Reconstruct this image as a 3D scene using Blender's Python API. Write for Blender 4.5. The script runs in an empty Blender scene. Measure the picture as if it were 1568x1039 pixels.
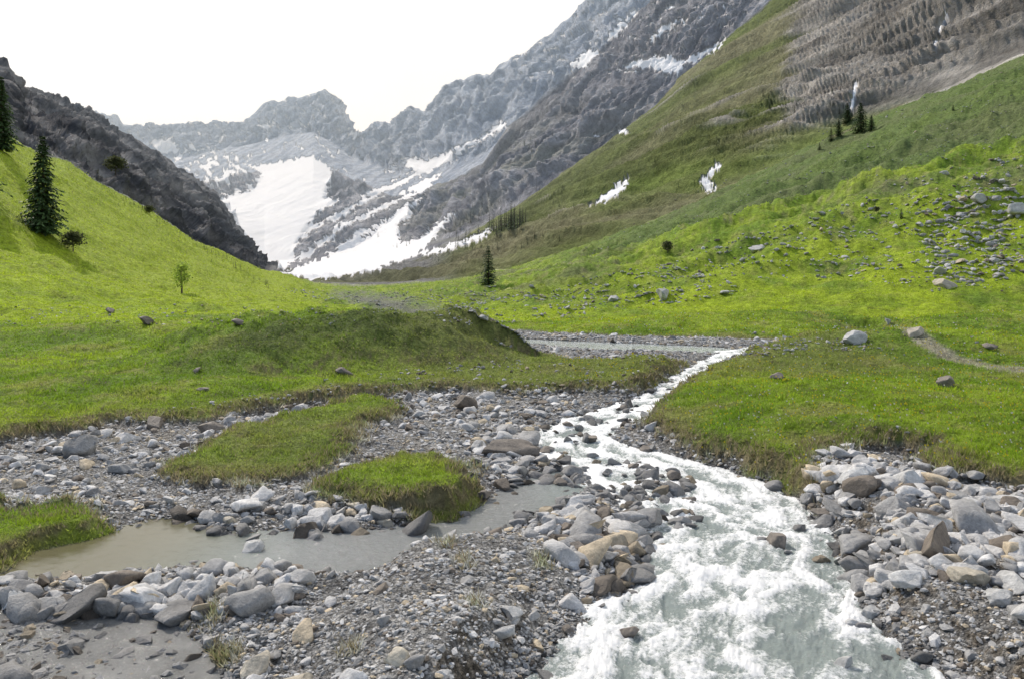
import bpy, bmesh, math, numpy as np
from mathutils import Vector
rng=np.random.default_rng(7)
scene=bpy.context.scene
F=1220.0; CU=784.0; VH=430.0; HC=4.0
# ------------------------------------------------------------ noise
_p=rng.permutation(256); PERM=np.concatenate([_p,_p,_p])
_a=rng.random(256)*2*np.pi; GX=np.cos(_a); GY=np.sin(_a)
def pn(x,y,s=0):
    x=np.asarray(x,float)+s*17.37; y=np.asarray(y,float)+s*9.71
    xi=np.floor(x).astype(np.int64); yi=np.floor(y).astype(np.int64)
    fx=x-xi; fy=y-yi; xi&=255; yi&=255
    ux=fx*fx*fx*(fx*(fx*6-15)+10); uy=fy*fy*fy*(fy*(fy*6-15)+10)
    def g(ix,iy,dx,dy):
        h=PERM[PERM[ix&255]+(iy&255)]; return GX[h]*dx+GY[h]*dy
    a=g(xi,yi,fx,fy); b=g(xi+1,yi,fx-1,fy); c=g(xi,yi+1,fx,fy-1); d=g(xi+1,yi+1,fx-1,fy-1)
    return ((a*(1-ux)+b*ux)*(1-uy)+(c*(1-ux)+d*ux)*uy)*1.5
def fbm(x,y,o=4,s=0,g=0.5):
    r=0;a=1;t=0
    for i in range(o):
        r=r+a*pn(x*2**i,y*2**i,s+i*3); t+=a; a*=g
    return r/t
def ridged(x,y,o=5,s=0,g=0.55):
    r=0;a=1;t=0
    for i in range(o):
        r=r+a*(1-2*np.abs(pn(x*2**i,y*2**i,s+i*3))); t+=a; a*=g
    return r/t
def ss(a,b,x):
    t=np.clip((x-a)/(b-a),0,1); return t*t*(3-2*t)
def lerp(a,b,t): return a+(b-a)*t
# ------------------------------------------------------------ polygons
def W(pts,z=0.0):
    out=[]
    for u,v in pts:
        y=(HC-z)*F/(v-VH); out.append(((u-CU)/F*y,y))
    return np.array(out)
def inside(poly,x,y):
    c=np.zeros(x.shape,bool); n=len(poly)
    for i in range(n):
        x1,y1=poly[i]; x2,y2=poly[(i+1)%n]
        if y1==y2: continue
        cond=((y1>y)!=(y2>y))&(x<(x2-x1)*(y-y1)/(y2-y1)+x1); c^=cond
    return c
def pdist(pl,x,y,closed=False,st=False):
    d=np.full(x.shape,1e9); S=np.zeros(x.shape) if st else None; N=np.zeros(x.shape) if st else None; acc=0
    n=len(pl)
    for i in range(n if closed else n-1):
        ax,ay=pl[i]; bx,by=pl[(i+1)%n]; dx,dy=bx-ax,by-ay; L=math.hypot(dx,dy)+1e-9
        t=np.clip(((x-ax)*dx+(y-ay)*dy)/L**2,0,1)
        q=np.hypot(x-ax-t*dx,y-ay-t*dy); m=q<d
        d=np.where(m,q,d)
        if st:
            S=np.where(m,acc+t*L,S); N=np.where(m,np.sign((x-ax)*dy-(y-ay)*dx)*q,N)
        acc+=L
    return (d,S,N) if st else d
def sdf(poly,x,y):
    d=pdist(poly,x,y,True); return np.where(inside(poly,x,y),-d,d)
# ------------------------------------------------------------ terrain layers
U=np.concatenate([np.linspace(-480,-64,60),np.linspace(-60,1630,1150),np.linspace(1636,2060,60)])
NU=len(U)
def I(us,vs): return np.interp(U,us,vs)
K=[-500,0,100,200,300,400,480,540,600,700,800,900,1000,1150,1300,1450,1568,2000]
y0=np.full(NU,70.0)
y1=I(K,[100,115,125,135,145,165,180,190,195,190,180,170,165,160,155,150,145,130])
v1=I(K,[250,375,405,432,448,455,455,455,453,449,436,412,386,343,303,262,240,130])
y2=I(K,[150,190,220,260,320,420,450,470,430,360,330,330,330,330,320,300,280,250])
v2=I(K,[-150,205,245,305,368,412,434,437,436,428,408,378,343,272,200,135,84,-100])
y3=y2*1.27
v3=v2+I([-500,0,200,300,400,480,540,650,760,2000],[60,50,30,15,4,-3,-5,-3,6,8])
y4=I([-500,0,100,200,300,400,480,600,700,800,1000,1200,1568,2000],[850,900,1000,1050,1150,1250,1200,1000,900,850,800,760,700,650])
v4=I([-500,0,10,22,50,90,140,180,240,290,325,350,375,405,480,540,600,660,700,800,900,1000,1050,1110,1180,1300,1568,2000],
     [60,92,108,138,137,152,176,200,236,270,300,345,378,408,416,416,408,390,370,310,240,165,112,60,0,-100,-300,-600])
y5=I([-500,0,300,405,480,540,600,700,800,900,1000,1180,1568,2000],[1150,1250,1500,1600,1700,1600,1400,1150,1050,1000,960,930,880,820])
v5=I([-500,0,200,300,350,405,480,540,600,700,800,900,1000,1110,1180,1300,1568,2000],[150,190,290,335,375,400,396,386,376,362,314,246,174,70,12,-86,-285,-580])
y6=I([-500,0,400,540,600,640,700,740,780,850,900,1000,1100,2000],[2600,2700,2700,2500,2200,1900,1700,1600,1500,1400,1350,1300,1250,1100])
v6=I([-500,0,200,300,400,480,540,600,640,700,740,780,850,900,1000,1100,1568,2000],[240,250,290,282,265,250,275,300,300,272,248,192,130,90,5,-90,-420,-800])
y7=y6*I([-500,560,700,2000],[1.17,1.2,1.18,1.15])
v7=I([-500,0,200,300,400,480,540,600,640,700,740,780,850,900,1000,1100,1568,2000],[210,220,245,238,218,202,243,265,270,255,240,200,142,100,15,-80,-405,-780])
y8=I([-500,0,400,540,600,700,800,900,1100,2000],[3400,3500,3800,3600,3300,2800,2500,2300,2100,1800])
sk=[(-500,150),(0,158),(60,160),(115,163),(165,175),(190,188),(215,195),(245,193),(270,190),(300,191),(345,187),(370,190),(385,177),(400,163),(415,155),(440,150),(470,146),(485,142),(497,135),(512,150),(520,165),(530,180),(548,204),(560,206),(575,192),(605,187),(618,175),(630,165),(648,169),(665,160),(678,145),(690,127),(700,126),(730,112),(750,116),(765,100),(800,80),(825,62),(850,45),(870,30),(890,10),(905,0),(1000,-80),(1200,-250),(1568,-520),(2000,-900)]
v8=I([a for a,b in sk],[b for a,b in sk])
def jag(l,s,a):
    q=ridged(U/l,U*0+0.3,4,s,0.6); return (q-q.mean())*a
v8=v8-jag(38,501,8); v6=v6-jag(60,505,6)*ss(620,760,U)
v4=v4-jag(45,509,3.5)*(1-ss(380,420,U))-jag(70,511,3)*ss(700,900,U)
def zz(y,v): return HC+(VH-v)*y/F
z0=np.full(NU,0.75)
Ls=[(y0,z0)]+[(a,zz(a,b)) for a,b in [(y1,v1),(y2,v2),(y3,v3),(y4,v4),(y5,v5),(y6,v6),(y7,v7),(y8,v8)]]
Ls.append((y8*1.3,Ls[-1][1]*0.35))
NN=430
cnt=[90,80,14,170,12,160,24,130,8]
Yn=np.exp(np.linspace(math.log(5.5),math.log(70),NN,endpoint=False))
rowsY=[np.repeat(Yn[:,None],NU,1)]; rowsZ=[np.full((NN,NU),0.75)]; seg=[np.full(NN,-1)]; tt=[np.linspace(0,1,NN)]
for k,n in enumerate(cnt):
    last=(k==len(cnt)-1)
    t=np.linspace(0,1,n,endpoint=last)
    (ya,za),(yb,zb)=Ls[k],Ls[k+1]
    yy=ya[None]*(yb/ya)[None]**t[:,None]
    rowsY.append(yy); rowsZ.append(za[None]+(zb-za)[None]*(yy-ya[None])/(yb-ya)[None])
    seg.append(np.full(n,k)); tt.append(t)
Y=np.concatenate(rowsY); Z=np.concatenate(rowsZ); seg=np.concatenate(seg); T=np.concatenate(tt)
NR=len(seg); X=(U[None]-CU)/F*Y
st=np.cumsum([NN]+cnt)
ker=np.exp(-np.linspace(-2,2,41)**2); ker/=ker.sum()
a,b=NN-20,st[2]-14
pad=np.pad(Z[:st[3]+30],((20,20),(0,0)),mode='edge')
Zs=sum(ker[i]*pad[i:i+st[3]+30] for i in range(41))
w=(ss(a,a+20,np.arange(NR))*(1-ss(b,b+10,np.arange(NR))))[:st[3]+30]
Z[:st[3]+30]=lerp(Z[:st[3]+30],Zs,w[:,None])
# ------------------------------------------------------------ near features
bare=W([(-900,760),(-500,700),(0,668),(100,655),(185,638),(300,640),(420,618),(560,603),(690,592),(800,598),(880,594),(960,594),(1000,585),(1050,562),(1095,547),(1180,535),(1270,525),(1330,512),(1365,522),(1290,547),(1180,558),(1110,566),(1050,592),(1005,615),(985,640),(1000,655),(1060,685),(1150,712),(1220,745),(1250,768),(1275,712),(1340,705),(1400,712),(1425,748),(1500,765),(1568,772),(2100,820),(2600,1500),(-1500,1500)],0.3)
farb=W([(735,508),(850,511),(1050,518),(1230,522),(1250,543),(1060,550),(900,548),(770,532)],0.55)
isl=[W(p,0.3) for p in [
 [(240,700),(330,668),(450,632),(560,612),(615,612),(620,628),(560,650),(545,690),(480,720),(400,738),(300,735),(230,720)],
 [(460,745),(500,715),(620,690),(720,700),(738,722),(732,765),(690,772),(600,768),(540,765)],
 [(-300,760),(0,757),(60,765),(180,770),(222,795),(200,812),(100,820),(0,845),(-300,900)],
 [(-200,960),(0,970),(40,978),(45,1010),(5,1050),(-200,1100)],
 [(265,938),(285,926),(296,948),(275,956)],[(295,970),(330,948),(370,962),(352,982),(310,988)],[(300,915),(335,900),(350,918),(322,930)],
 [(670,845),(690,835),(700,848),(680,855)],[(815,845),(835,838),(842,860),(822,862)],[(700,872),(715,866),(720,880),(705,884)],[(715,935),(730,930),(735,948),(720,950)],[(525,985),(540,978),(545,994),(530,997)]]]
wmain=W([(770,1100),(800,1030),(850,990),(900,935),(950,885),(985,830),(975,790),(900,740),(850,705),(815,672),(830,650),(920,622),(985,604),(1030,580),(1070,562),(1100,550),(1170,540),(1265,532),(1330,517),(1340,522),(1275,541),(1175,550),(1110,558),(1060,580),(1020,605),(1000,630),(940,655),(935,670),(1010,692),(1100,714),(1190,740),(1240,778),(1285,820),(1305,870),(1315,930),(1390,990),(1450,1039),(1500,1100)],0.05)
wfar=W([(760,517),(850,521),(1000,527),(1100,531),(1180,536),(1100,538),(900,534),(780,524)],0.5)
wpond=W([(-300,905),(0,878),(60,842),(140,826),(230,797),(290,792),(330,812),(420,814),(560,810),(700,797),(745,765),(800,735),(850,715),(900,745),(860,775),(800,800),(720,826),(640,850),(560,882),(480,887),(400,872),(300,868),(200,872),(100,884),(0,890),(-300,925)])
wlow=W([(-300,930),(0,930),(60,940),(150,937),(270,955),(320,1000),(360,1050),(420,1200),(-300,1200)])
R=slice(0,st[0]+30)
xn,yn=X[R],Y[R]
nz1=fbm(xn*0.9,yn*0.9,4,1); nz2=fbm(xn*4,yn*4,3,5); nz0=fbm(xn*0.25,yn*0.25,3,2)
ZB=0.5*ss(26,44,yn)
g=np.minimum(sdf(bare,xn,yn),sdf(farb,xn,yn))
for p in isl[:4]: g=np.maximum(g,-sdf(p,xn,yn))
g=g+nz1*0.75+nz2*0.28+nz0*0.35
for p in isl[4:]: g=np.maximum(g,-sdf(p,xn,yn)+0.05+nz2*0.05)
sm=sdf(wmain,xn,yn); sf=sdf(wfar,xn,yn); sp=sdf(wpond,xn,yn); sl=sdf(wlow,xn,yn)
wd=np.minimum(np.minimum(sm,sf),np.minimum(sp,sl))
wdn=wd+nz1*0.25+nz2*0.08
mound=np.array([W([(560,890)])[0],W([(700,880)])[0],W([(640,960)])[0],W([(700,1039)])[0]])
dm=pdist(mound,xn,yn)
zg=0.11+0.11*nz1+0.04*nz2+0.34*np.exp(-(dm/1.2)**2)
rb=ss(2.5,6,xn)*(1-ss(16,22,yn))*0.4; zg=zg+rb
zg=zg*ss(-0.1,0.8,wdn)-0.26*(1-ss(-0.7,0.12,wdn))+ZB
gh=0.42+0.22*nz0+0.16*nz1+0.06*nz2+0.42*ss(3,8,xn)*(1-ss(35,50,yn))+0.2*ss(28,36,yn)*(1-ss(38,50,yn)*0.6)
gh=gh+0.25*ss(40,46,yn)
gh=np.where(yn<13.5,0.26+0.1*nz1,gh)
gm=ss(-0.08,0.30,g)*ss(0.02,0.15,wd+0.1)
gmh=ss(-0.35,0.75+0.5*nz1+1.6*ss(28,36,yn),g)*ss(0.0,0.35,wd)
zf=lerp(zg,np.maximum(gh,zg),gmh)
hp=[(235,28.5),(350,32),(470,35),(600,36),(640,36.5)]
hl=np.array([((u-CU)/F*y,y) for u,y in hp])
dh,sh,nh=pdist(hl,xn,yn,False,True)
yfront=np.interp(xn,hl[:,0],hl[:,1])-yn
wid=np.where(yfront>0,5.6,9.0)
hum=(1-ss(0.1,1,dh/wid))*ss(-1,8,sh+0.5)*ss(0.0,3.0,np.minimum(sdf(farb,xn,yn),sdf(bare,xn,yn)))
zf=zf+2.0*hum*(1+0.15*nz1+0.3*nz0)
for cx,cy,ax,ay,h_ in [(17,33,8,4,1.0),(9.5,21,3,3,.35),(28,45,9,4,1.3),(-22,44,9,4,.9),(18,57,12,4,1.1),(-9,26.5,5,1.8,.3),(22,26,5,3,.5)]:
    zf=zf+h_*np.exp(-(((xn-cx)/ax)**2+((yn-cy)/ay)**2))*gmh
bl=ss(54,74,yn)
Z[R]=lerp(zf,Z[R],bl)
XG,YG=X[:st[3]],Y[:st[3]]
slope_noise=(fbm(XG/14,YG/14,5,11)*2.2*ss(45,110,YG)+fbm(XG/3.2,YG/3.2,4,21)*0.7*ss(35,80,YG))
hummk=ss(540,900,U)[None]*(ridged(XG/26,YG/17,5,31)-0.3)*4.2*ss(66,115,YG)*(1-ss(190,260,YG))
hummk+=ss(700,950,U)[None]*(ridged(XG/50,YG/45,5,33)-0.3)*5.0*ss(120,200,YG)
hummk+=(1-ss(520,620,U))[None]*fbm(XG/22,YG/30,4,35)*1.6*ss(80,120,YG)
rr_=np.arange(st[3])[:,None]
brow=2.5*np.exp(-((rr_-st[1]+4)/9.)**2)-3.0*np.exp(-((rr_-st[1]-14)/12.)**2)
hummk+=brow*ss(850,1050,U)[None]*(0.6+1.2*fbm(XG/30,YG/60,3,39))
mask_g=(1-ss(st[2]-6,st[3],np.arange(st[3])))[:,None]
Z[:st[3]]+= (slope_noise+hummk)*mask_g
# ------------------------------------------------------------ snow patches
SP=[[(333,305),(350,300),(385,290),(400,264),(380,256),(440,243),(480,238),(512,262),(505,283),(500,300),(525,305),(490,325),(470,350),(455,378),(440,412),(405,413),(385,380),(355,345),(345,320)],
[(430,418),(500,392),(565,360),(610,320),(650,297),(628,335),(610,345),(612,372),(640,365),(690,325),(702,325),(660,370),(640,390),(570,415),(520,425),(470,428)],
[(640,387),(700,370),(757,347),(740,366),(690,384),(650,393)],
[(898,318),(930,294),(966,266),(958,290),(930,308)],
[(1102,245),(1085,263),(1071,278),(1085,297),(1097,290),(1087,276),(1104,255)],
[(945,105),(975,90),(1020,84),(1052,95),(1045,114),(1020,113),(985,104)],[(1045,92),(1112,58),(1100,74),(1060,99)],[(988,66),(1020,35),(1048,28),(1010,58)],[(868,102),(905,74),(922,80),(888,107)],
[(618,238),(650,245),(700,226),(740,206),(770,183),(778,195),(730,220),(690,247),(650,268),(622,258)],
[(230,215),(262,210),(278,232),(240,238)],[(392,192),(420,186),(410,203)],[(535,200),(556,205),(545,214),(534,208)],[(585,262),(612,250),(605,266)],
[(938,205),(962,196),(958,206)],[(905,207),(920,205),(918,215)],[(925,60),(950,30),(980,12),(960,40),(935,66)]]
mr=slice(st[2],NR)
V0=(VH-F*(Z[mr]-HC)/Y[mr]); U0=np.repeat(U[None],NR-st[2],0)
soft=np.zeros_like(V0)
for p in SP[:4]+[SP[9]]:
    soft=np.maximum(soft,ss(-5,8,-sdf(np.array(p,float),U0,V0)))
soft=np.maximum(soft,0.5*inside([(440,400),(480,325),(560,295),(640,245),(700,235),(660,285),(600,345),(560,400)],U0,V0))
# ------------------------------------------------------------ mountain relief, displaced along the surface normal
Pm=np.stack([X[mr],Y[mr],Z[mr]],-1)
du=np.gradient(Pm,axis=1); dv=np.gradient(Pm,axis=0)
Nm=np.cross(du,dv); Nm/=np.linalg.norm(Nm,axis=-1,keepdims=True)+1e-9; Nm*=np.sign(Nm[...,2:3]+1e-9)
for _ in range(6):
    Nm[1:-1]=(Nm[:-2]+Nm[2:]+Nm[1:-1]*2)/4
    Nm[:,1:-1]=(Nm[:,:-2]+Nm[:,2:]+Nm[:,1:-1]*2)/4
Dn=np.zeros((NR-st[2],NU))
def relief(k,amp,l,seed,th,crest=0.3,iso=0.5,stretch=4.):
    r=slice(st[k]-st[2],st[k+1]-st[2]); t=T[st[k]:st[k+1]][:,None]
    x=Pm[r][...,0];y=Pm[r][...,1];z=Pm[r][...,2]
    A=x+0.35*y; B=0.45*y+1.25*z
    wx=fbm(A/(l*1.5),B/(l*1.5),3,seed+50)*0.7; wy=fbm(A/(l*1.5),B/(l*1.5),3,seed+60)*0.7
    n=ridged(A/l+wx,B/l+wy,7,seed,0.6)
    c=math.cos(th);s=math.sin(th); P_=A*c+B*s; Q_=-A*s+B*c
    n2=ridged(P_/(l*stretch*0.35)+wx,Q_/(l*0.30)+wy,6,seed+9,0.64)
    env=ss(0,0.12,t)*(crest+(1-crest)*(1-ss(0.85,1.0,t)))
    d=(n-n.mean())*iso+(n2-n2.mean())*(1-iso)
    Dn[r]=d
    return d*amp*env,r
disp=np.zeros_like(Dn)
amp3=1+0.9*(1-ss(400,440,U))+0.6*ss(1130,1280,U)
for a_ in [(3,24*amp3[None],130,101,2.2,0.3,0.6,5),(5,115,300,121,0.95,0.3,0.45,6),(7,150,360,141,1.05,0.13,0.35,7)]:
    d,r=relief(*a_); disp[r]=d
disp*=(1-0.93*soft)
Pm=Pm+Nm*disp[...,None]
X[mr],Y[mr],Z[mr]=Pm[...,0],Pm[...,1],Pm[...,2]
V=VH-F*(Z-HC)/Y
UU=CU+F*X/Y
# ------------------------------------------------------------ colours
col=np.zeros((NR,NU,3)); grav=np.zeros((NR,NU))
def C(*c): return np.array(c,float)
def mixc(c1,c2,t): return c1+(c2-c1)*t[...,None]
G_=slice(0,st[3]); XG,YG,UG,VG=X[G_],Y[G_],UU[G_],V[G_]
n_big=fbm(XG/9,YG/9,4,61); n_mid=fbm(XG/2.5,YG/2.5,4,62); n_sm=fbm(XG/0.6,YG/0.6,3,63)
fb=fbm(XG/40,YG/30,5,64)
G1=C(0.155,0.255,0.020); G2=C(0.265,0.355,0.026); G3=C(0.21,0.21,0.07)
cg=mixc(G1,G2,ss(-0.3,0.4,n_big+0.3*n_mid))
cg=mixc(cg,G3,ss(0.0,0.5,n_mid+0.5*n_sm-0.3*n_big)*0.75)
cg=cg*(1+0.45*n_sm[...,None])*(1+0.35*n_mid[...,None])
cg=mixc(cg,C(0.32,0.40,0.022),(1-ss(420,560,UG))*ss(70,110,YG)*0.6)
upper=ss(st[1]-4,st[1]+10,rr_+14*n_mid+25*fb)*ss(760,1000,UG)
cg=mixc(cg,C(0.105,0.155,0.045),upper*(0.85+0.15*ss(-.3,.3,fb)))
cg=mixc(cg,C(0.23,0.21,0.14),ss(0.0,0.35,fb+0.5*n_mid)*ss(80,140,YG)*0.6*ss(600,800,UG)*(1-0.6*upper))
cg=mixc(cg,C(0.13,0.165,0.05),ss(0.0,0.3,fb-0.3*n_mid)*ss(75,110,YG)*0.5*ss(560,700,UG))
cgr=np.clip(ss(0,25,-sdf(np.array([(510,436),(600,442),(700,466),(790,500),(640,508),(560,480),(490,455)],float),UG,VG)+18*n_mid),0,1)*(YG>60)
cg=mixc(cg,C(0.34,0.335,0.32),cgr*0.8)
cg=mixc(cg,C(0.30,0.295,0.26),ss(330,430,YG)*(1-ss(620,760,UG))*ss(450,520,UG)*0.7)
col[G_]=cg
gw=gm*(1-bl)+bl
gravc=mixc(C(0.36,0.355,0.345),C(0.53,0.52,0.50),ss(-0.4,0.4,nz1+nz2))
gravc=mixc(gravc,C(0.38,0.34,0.275),ss(0.0,0.5,nz0)*0.5)
wet=1-ss(0.0,0.35,wdn)
gravc=gravc*(1-0.5*wet[...,None])
gr=cg[R]; gr=mixc(gr,C(0.095,0.135,0.030),np.clip(hum*1.6,0,1)*0.85*ss(-0.7,0.2,n_mid[R]+0.4)*ss(-2,1.5,yfront))  # olive mound; its front face is painted darker as the shaded side
edge=(1-ss(0.1,1.3,g))*(1-bl)
gr=mixc(gr,C(0.19,0.175,0.08),edge*0.65*ss(-0.3,0.3,n_mid[R]+0.1))
olive=np.exp(-(((xn+7)/6)**2+((yn-19)/4)**2))+(ss(25,28,yn)*(1-ss(40,50,yn))*ss(-8,-2,xn)*(1-ss(12,16,xn)))
gr=mixc(gr,C(0.20,0.215,0.07),np.clip(olive,0,1)*0.65)
path=W([(1385,540),(1400,552),(1450,563),(1520,572),(1600,585),(1800,600)],0.8); dpth=pdist(path,xn,yn)
gr=mixc(gr,C(0.40,0.36,0.30),(1-ss(0.2,0.6,dpth+nz2*0.3))*0.8)
col[R]=mixc(gravc,gr,gw)
sl_z=np.abs(np.gradient(Z[R],axis=0)/np.gradient(yn,axis=0))+np.abs(np.gradient(Z[R],axis=1)/np.gradient(xn,axis=1))
bank=ss(0.55,1.3,sl_z)*(1-ss(40,60,yn))*ss(0.05,0.2,Z[R]-ZB)*(1-ss(0.1,0.5,hum))
col[R]=mixc(col[R],C(0.19,0.15,0.10),bank*0.8*ss(-.3,.2,nz2+0.1))
grav[R]=(1-gw); grav[G_]=np.maximum(grav[G_],cgr)
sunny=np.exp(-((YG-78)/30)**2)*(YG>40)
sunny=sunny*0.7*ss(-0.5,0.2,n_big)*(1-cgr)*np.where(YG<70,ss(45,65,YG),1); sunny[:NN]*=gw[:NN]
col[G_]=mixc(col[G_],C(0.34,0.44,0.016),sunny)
Um,Vm,Xm,Ym,Zm=UU[mr],V[mr],X[mr],Y[mr],Z[mr]
sg=np.repeat(seg[mr][:,None],NU,1)
A_=Xm+0.35*Ym; B_=0.45*Ym+1.25*Zm
nA=fbm(A_/90,B_/90,6,71); nB=fbm(A_/28+B_/60,B_/40,5,72,0.6); nC=fbm(A_/260,B_/260,4,73)
th=1.0; P_=A_*math.cos(th)+B_*math.sin(th); Q_=-A_*math.sin(th)+B_*math.cos(th)
nS=fbm(P_/260+0.6*nC,Q_/22+2*nC,5,74,0.65)
Rk=mixc(C(0.30,0.30,0.315),C(0.68,0.67,0.65),ss(-0.3,0.3,nB*0.5+0.4*nA+0.9*nS))
left=1-ss(420,470,Um)
strata=np.sin((Vm-0.55*Um)/5.5+6*nC)*0.5+0.5
lc=mixc(C(0.12,0.13,0.15),C(0.42,0.42,0.43),ss(0.05,0.6,nB+0.5*strata-0.1+0.4*nS))
lc=mixc(lc,C(0.12,0.15,0.065),ss(0.0,0.5,nA-0.1)*ss(0,60,Vm-(0.78*Um+120)))
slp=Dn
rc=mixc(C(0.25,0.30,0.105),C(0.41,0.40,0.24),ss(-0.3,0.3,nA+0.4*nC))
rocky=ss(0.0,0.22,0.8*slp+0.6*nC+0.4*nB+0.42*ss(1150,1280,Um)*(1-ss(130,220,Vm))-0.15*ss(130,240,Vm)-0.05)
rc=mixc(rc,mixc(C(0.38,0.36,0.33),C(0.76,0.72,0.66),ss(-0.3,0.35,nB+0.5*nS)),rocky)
rc=mixc(rc,C(0.27,0.39,0.075),ss(0.0,0.3,nC+0.15)*(1-ss(25,65,np.abs(Vm-(0.25*(1200-Um)+255)))) *ss(850,950,Um)*0.8)
cen=ss(420,470,Um)*(1-ss(640,720,Um))
c3=mixc(rc,lc,left); c3=mixc(c3,mixc(C(0.37,0.37,0.37),C(0.26,0.27,0.16),ss(-0.1,0.3,nA)),cen)
c5=mixc(Rk*C(0.94,0.97,1.08),C(0.32,0.33,0.21),ss(0.0,0.4,nA+0.25-0.9*slp)*0.5*ss(560,700,Um)*ss(120,260,Vm))  # slight haze blue multiplied into the rock colour
c5=mixc(c5,C(0.19,0.185,0.215),ss(0.0,0.4,-slp+0.5*nS+0.1)*0.65)  # relief hollows painted darker like occlusion, mixed with rock streaks
c7=mixc(C(0.33,0.40,0.52),C(0.66,0.72,0.82),ss(-0.28,0.28,nS*0.9+0.5*slp+0.3*nB))  # far rock colour holds painted haze blue; low relief painted darker
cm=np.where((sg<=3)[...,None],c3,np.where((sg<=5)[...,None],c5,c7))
jx=Um+fbm(Um/7,Vm/7,3,81)*12; jy=Vm+fbm(Um/7,Vm/7,3,85)*8
snow=np.zeros(Um.shape,bool)
for p in SP: snow|=inside(p,jx,jy)
strip=[(440,400),(480,325),(560,295),(640,245),(700,235),(660,285),(600,345),(560,400)]
strn=np.sin((jy*1.0+0.55*jx)/4.6+5*nC)+1.5*fbm(Um/24,Vm/10,3,91)
snow|=inside(strip,jx,jy)&(strn>0.15)
snow|=inside([(230,240),(300,215),(380,245),(400,262),(385,290),(340,300),(300,270)],jx,jy)&(fbm((Um-Vm)/13,(Um+Vm)/22,4,95)>0.08)
snow|=(sg>=6)&(Um<560)&(fbm((Um-Vm)/12,(Um+Vm)/18,4,97)>0.30)
snow|=(sg>=5)&(Um>780)&(Vm<120)&(fbm(Um/16+Vm/14,Vm/9,4,99)>0.31)
snow&=((sg>=4)|(Um>600)|((Um>425)&(Vm<431)))
wf=inside([(1309,122),(1315,125),(1306,170),(1300,172)],Um,Vm)|inside([(1447,15),(1452,18),(1430,80),(1426,78)],Um,Vm)
snow|=wf
cm=mixc(cm,C(0.85,0.87,0.90)*(1+0.04*nB[...,None]),snow.astype(float))
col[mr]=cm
col=np.clip(col,0.005,0.9)
# ------------------------------------------------------------ mesh helpers
def mk(name,Vt,Fc,mat,smooth=True,cols=None,extra=None,link=True):
    Vt=np.asarray(Vt,np.float32).reshape(-1,3); Fc=np.asarray(Fc,np.int32); k=Fc.shape[1]; n=len(Fc)
    me=bpy.data.meshes.new(name); me.vertices.add(len(Vt)); me.vertices.foreach_set('co',Vt.ravel())
    me.loops.add(n*k); me.loops.foreach_set('vertex_index',Fc.ravel())
    me.polygons.add(n); me.polygons.foreach_set('loop_start',np.arange(n,dtype=np.int32)*k)
    me.polygons.foreach_set('use_smooth',np.full(n,smooth,bool))
    me.update(calc_edges=True)
    if cols is not None:
        a=me.attributes.new('Col','FLOAT_COLOR','POINT'); c=np.ones((len(Vt),4),np.float32); c[:,:3]=cols; a.data.foreach_set('color',c.ravel())
    for kk,vv in (extra or {}).items():
        a=me.attributes.new(kk,'FLOAT','POINT'); a.data.foreach_set('value',np.asarray(vv,np.float32).ravel())
    me.materials.append(mat)
    if not link: return me
    ob=bpy.data.objects.new(name,me); scene.collection.objects.link(ob); return ob
def gridfaces(nr,nc):
    i=np.arange(nr-1)[:,None]*nc+np.arange(nc-1)[None]
    return np.stack([i,i+1,i+nc+1,i+nc],-1).reshape(-1,4)
# ------------------------------------------------------------ materials
def newmat(n):
    m=bpy.data.materials.new(n); m.use_nodes=True; nt=m.node_tree; b=nt.nodes['Principled BSDF']; return m,nt,b
def N(nt,t,**k):
    n=nt.nodes.new(t)
    for a,v in k.items(): setattr(n,a,v)
    return n
def noise(nt,pos,scale,detail=5,rough=0.6):
    n=N(nt,'ShaderNodeTexNoise'); n.inputs['Scale'].default_value=scale; n.inputs['Detail'].default_value=detail; n.inputs['Roughness'].default_value=rough
    nt.links.new(pos,n.inputs['Vector']); return n.outputs['Fac']
def mth(nt,op,a,b=None,c=None):
    n=N(nt,'ShaderNodeMath',operation=op)
    for i,x in enumerate([a,b,c]):
        if x is None: continue
        if isinstance(x,(int,float)): n.inputs[i].default_value=x
        else: nt.links.new(x,n.inputs[i])
    return n.outputs[0]
def mrange(nt,x,a,b,c,d):
    n=N(nt,'ShaderNodeMapRange'); nt.links.new(x,n.inputs[0])
    for i,v in enumerate([a,b,c,d]): n.inputs[i+1].default_value=v
    return n.outputs[0]
def vmul(nt,c,f):
    n=N(nt,'ShaderNodeVectorMath',operation='SCALE'); nt.links.new(c,n.inputs[0])
    if isinstance(f,(int,float)): n.inputs['Scale'].default_value=f
    else: nt.links.new(f,n.inputs['Scale'])
    return n.outputs[0]
def bumpn(nt,h,dist,strength=1.0,prev=None):
    n=N(nt,'ShaderNodeBump'); n.inputs['Distance'].default_value=dist; n.inputs['Strength'].default_value=strength
    nt.links.new(h,n.inputs['Height'])
    if prev is not None: nt.links.new(prev,n.inputs['Normal'])
    return n.outputs[0]
def attr(nt,n): a=N(nt,'ShaderNodeAttribute'); a.attribute_name=n; return a
def posn(nt): return N(nt,'ShaderNodeNewGeometry').outputs['Position']
mg,nt,b=newmat('ground'); p=posn(nt); ca=attr(nt,'Col'); ga=attr(nt,'gravel').outputs['Fac']
n1=noise(nt,p,1.3,8,.7); n2=noise(nt,p,9,6,.7)
fac=mth(nt,'MULTIPLY',mrange(nt,n1,0.3,0.7,0.5,1.5),mrange(nt,n2,0.3,0.7,0.6,1.4))
vo=N(nt,'ShaderNodeTexVoronoi'); vo.inputs['Scale'].default_value=17; nt.links.new(p,vo.inputs['Vector'])
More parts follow.
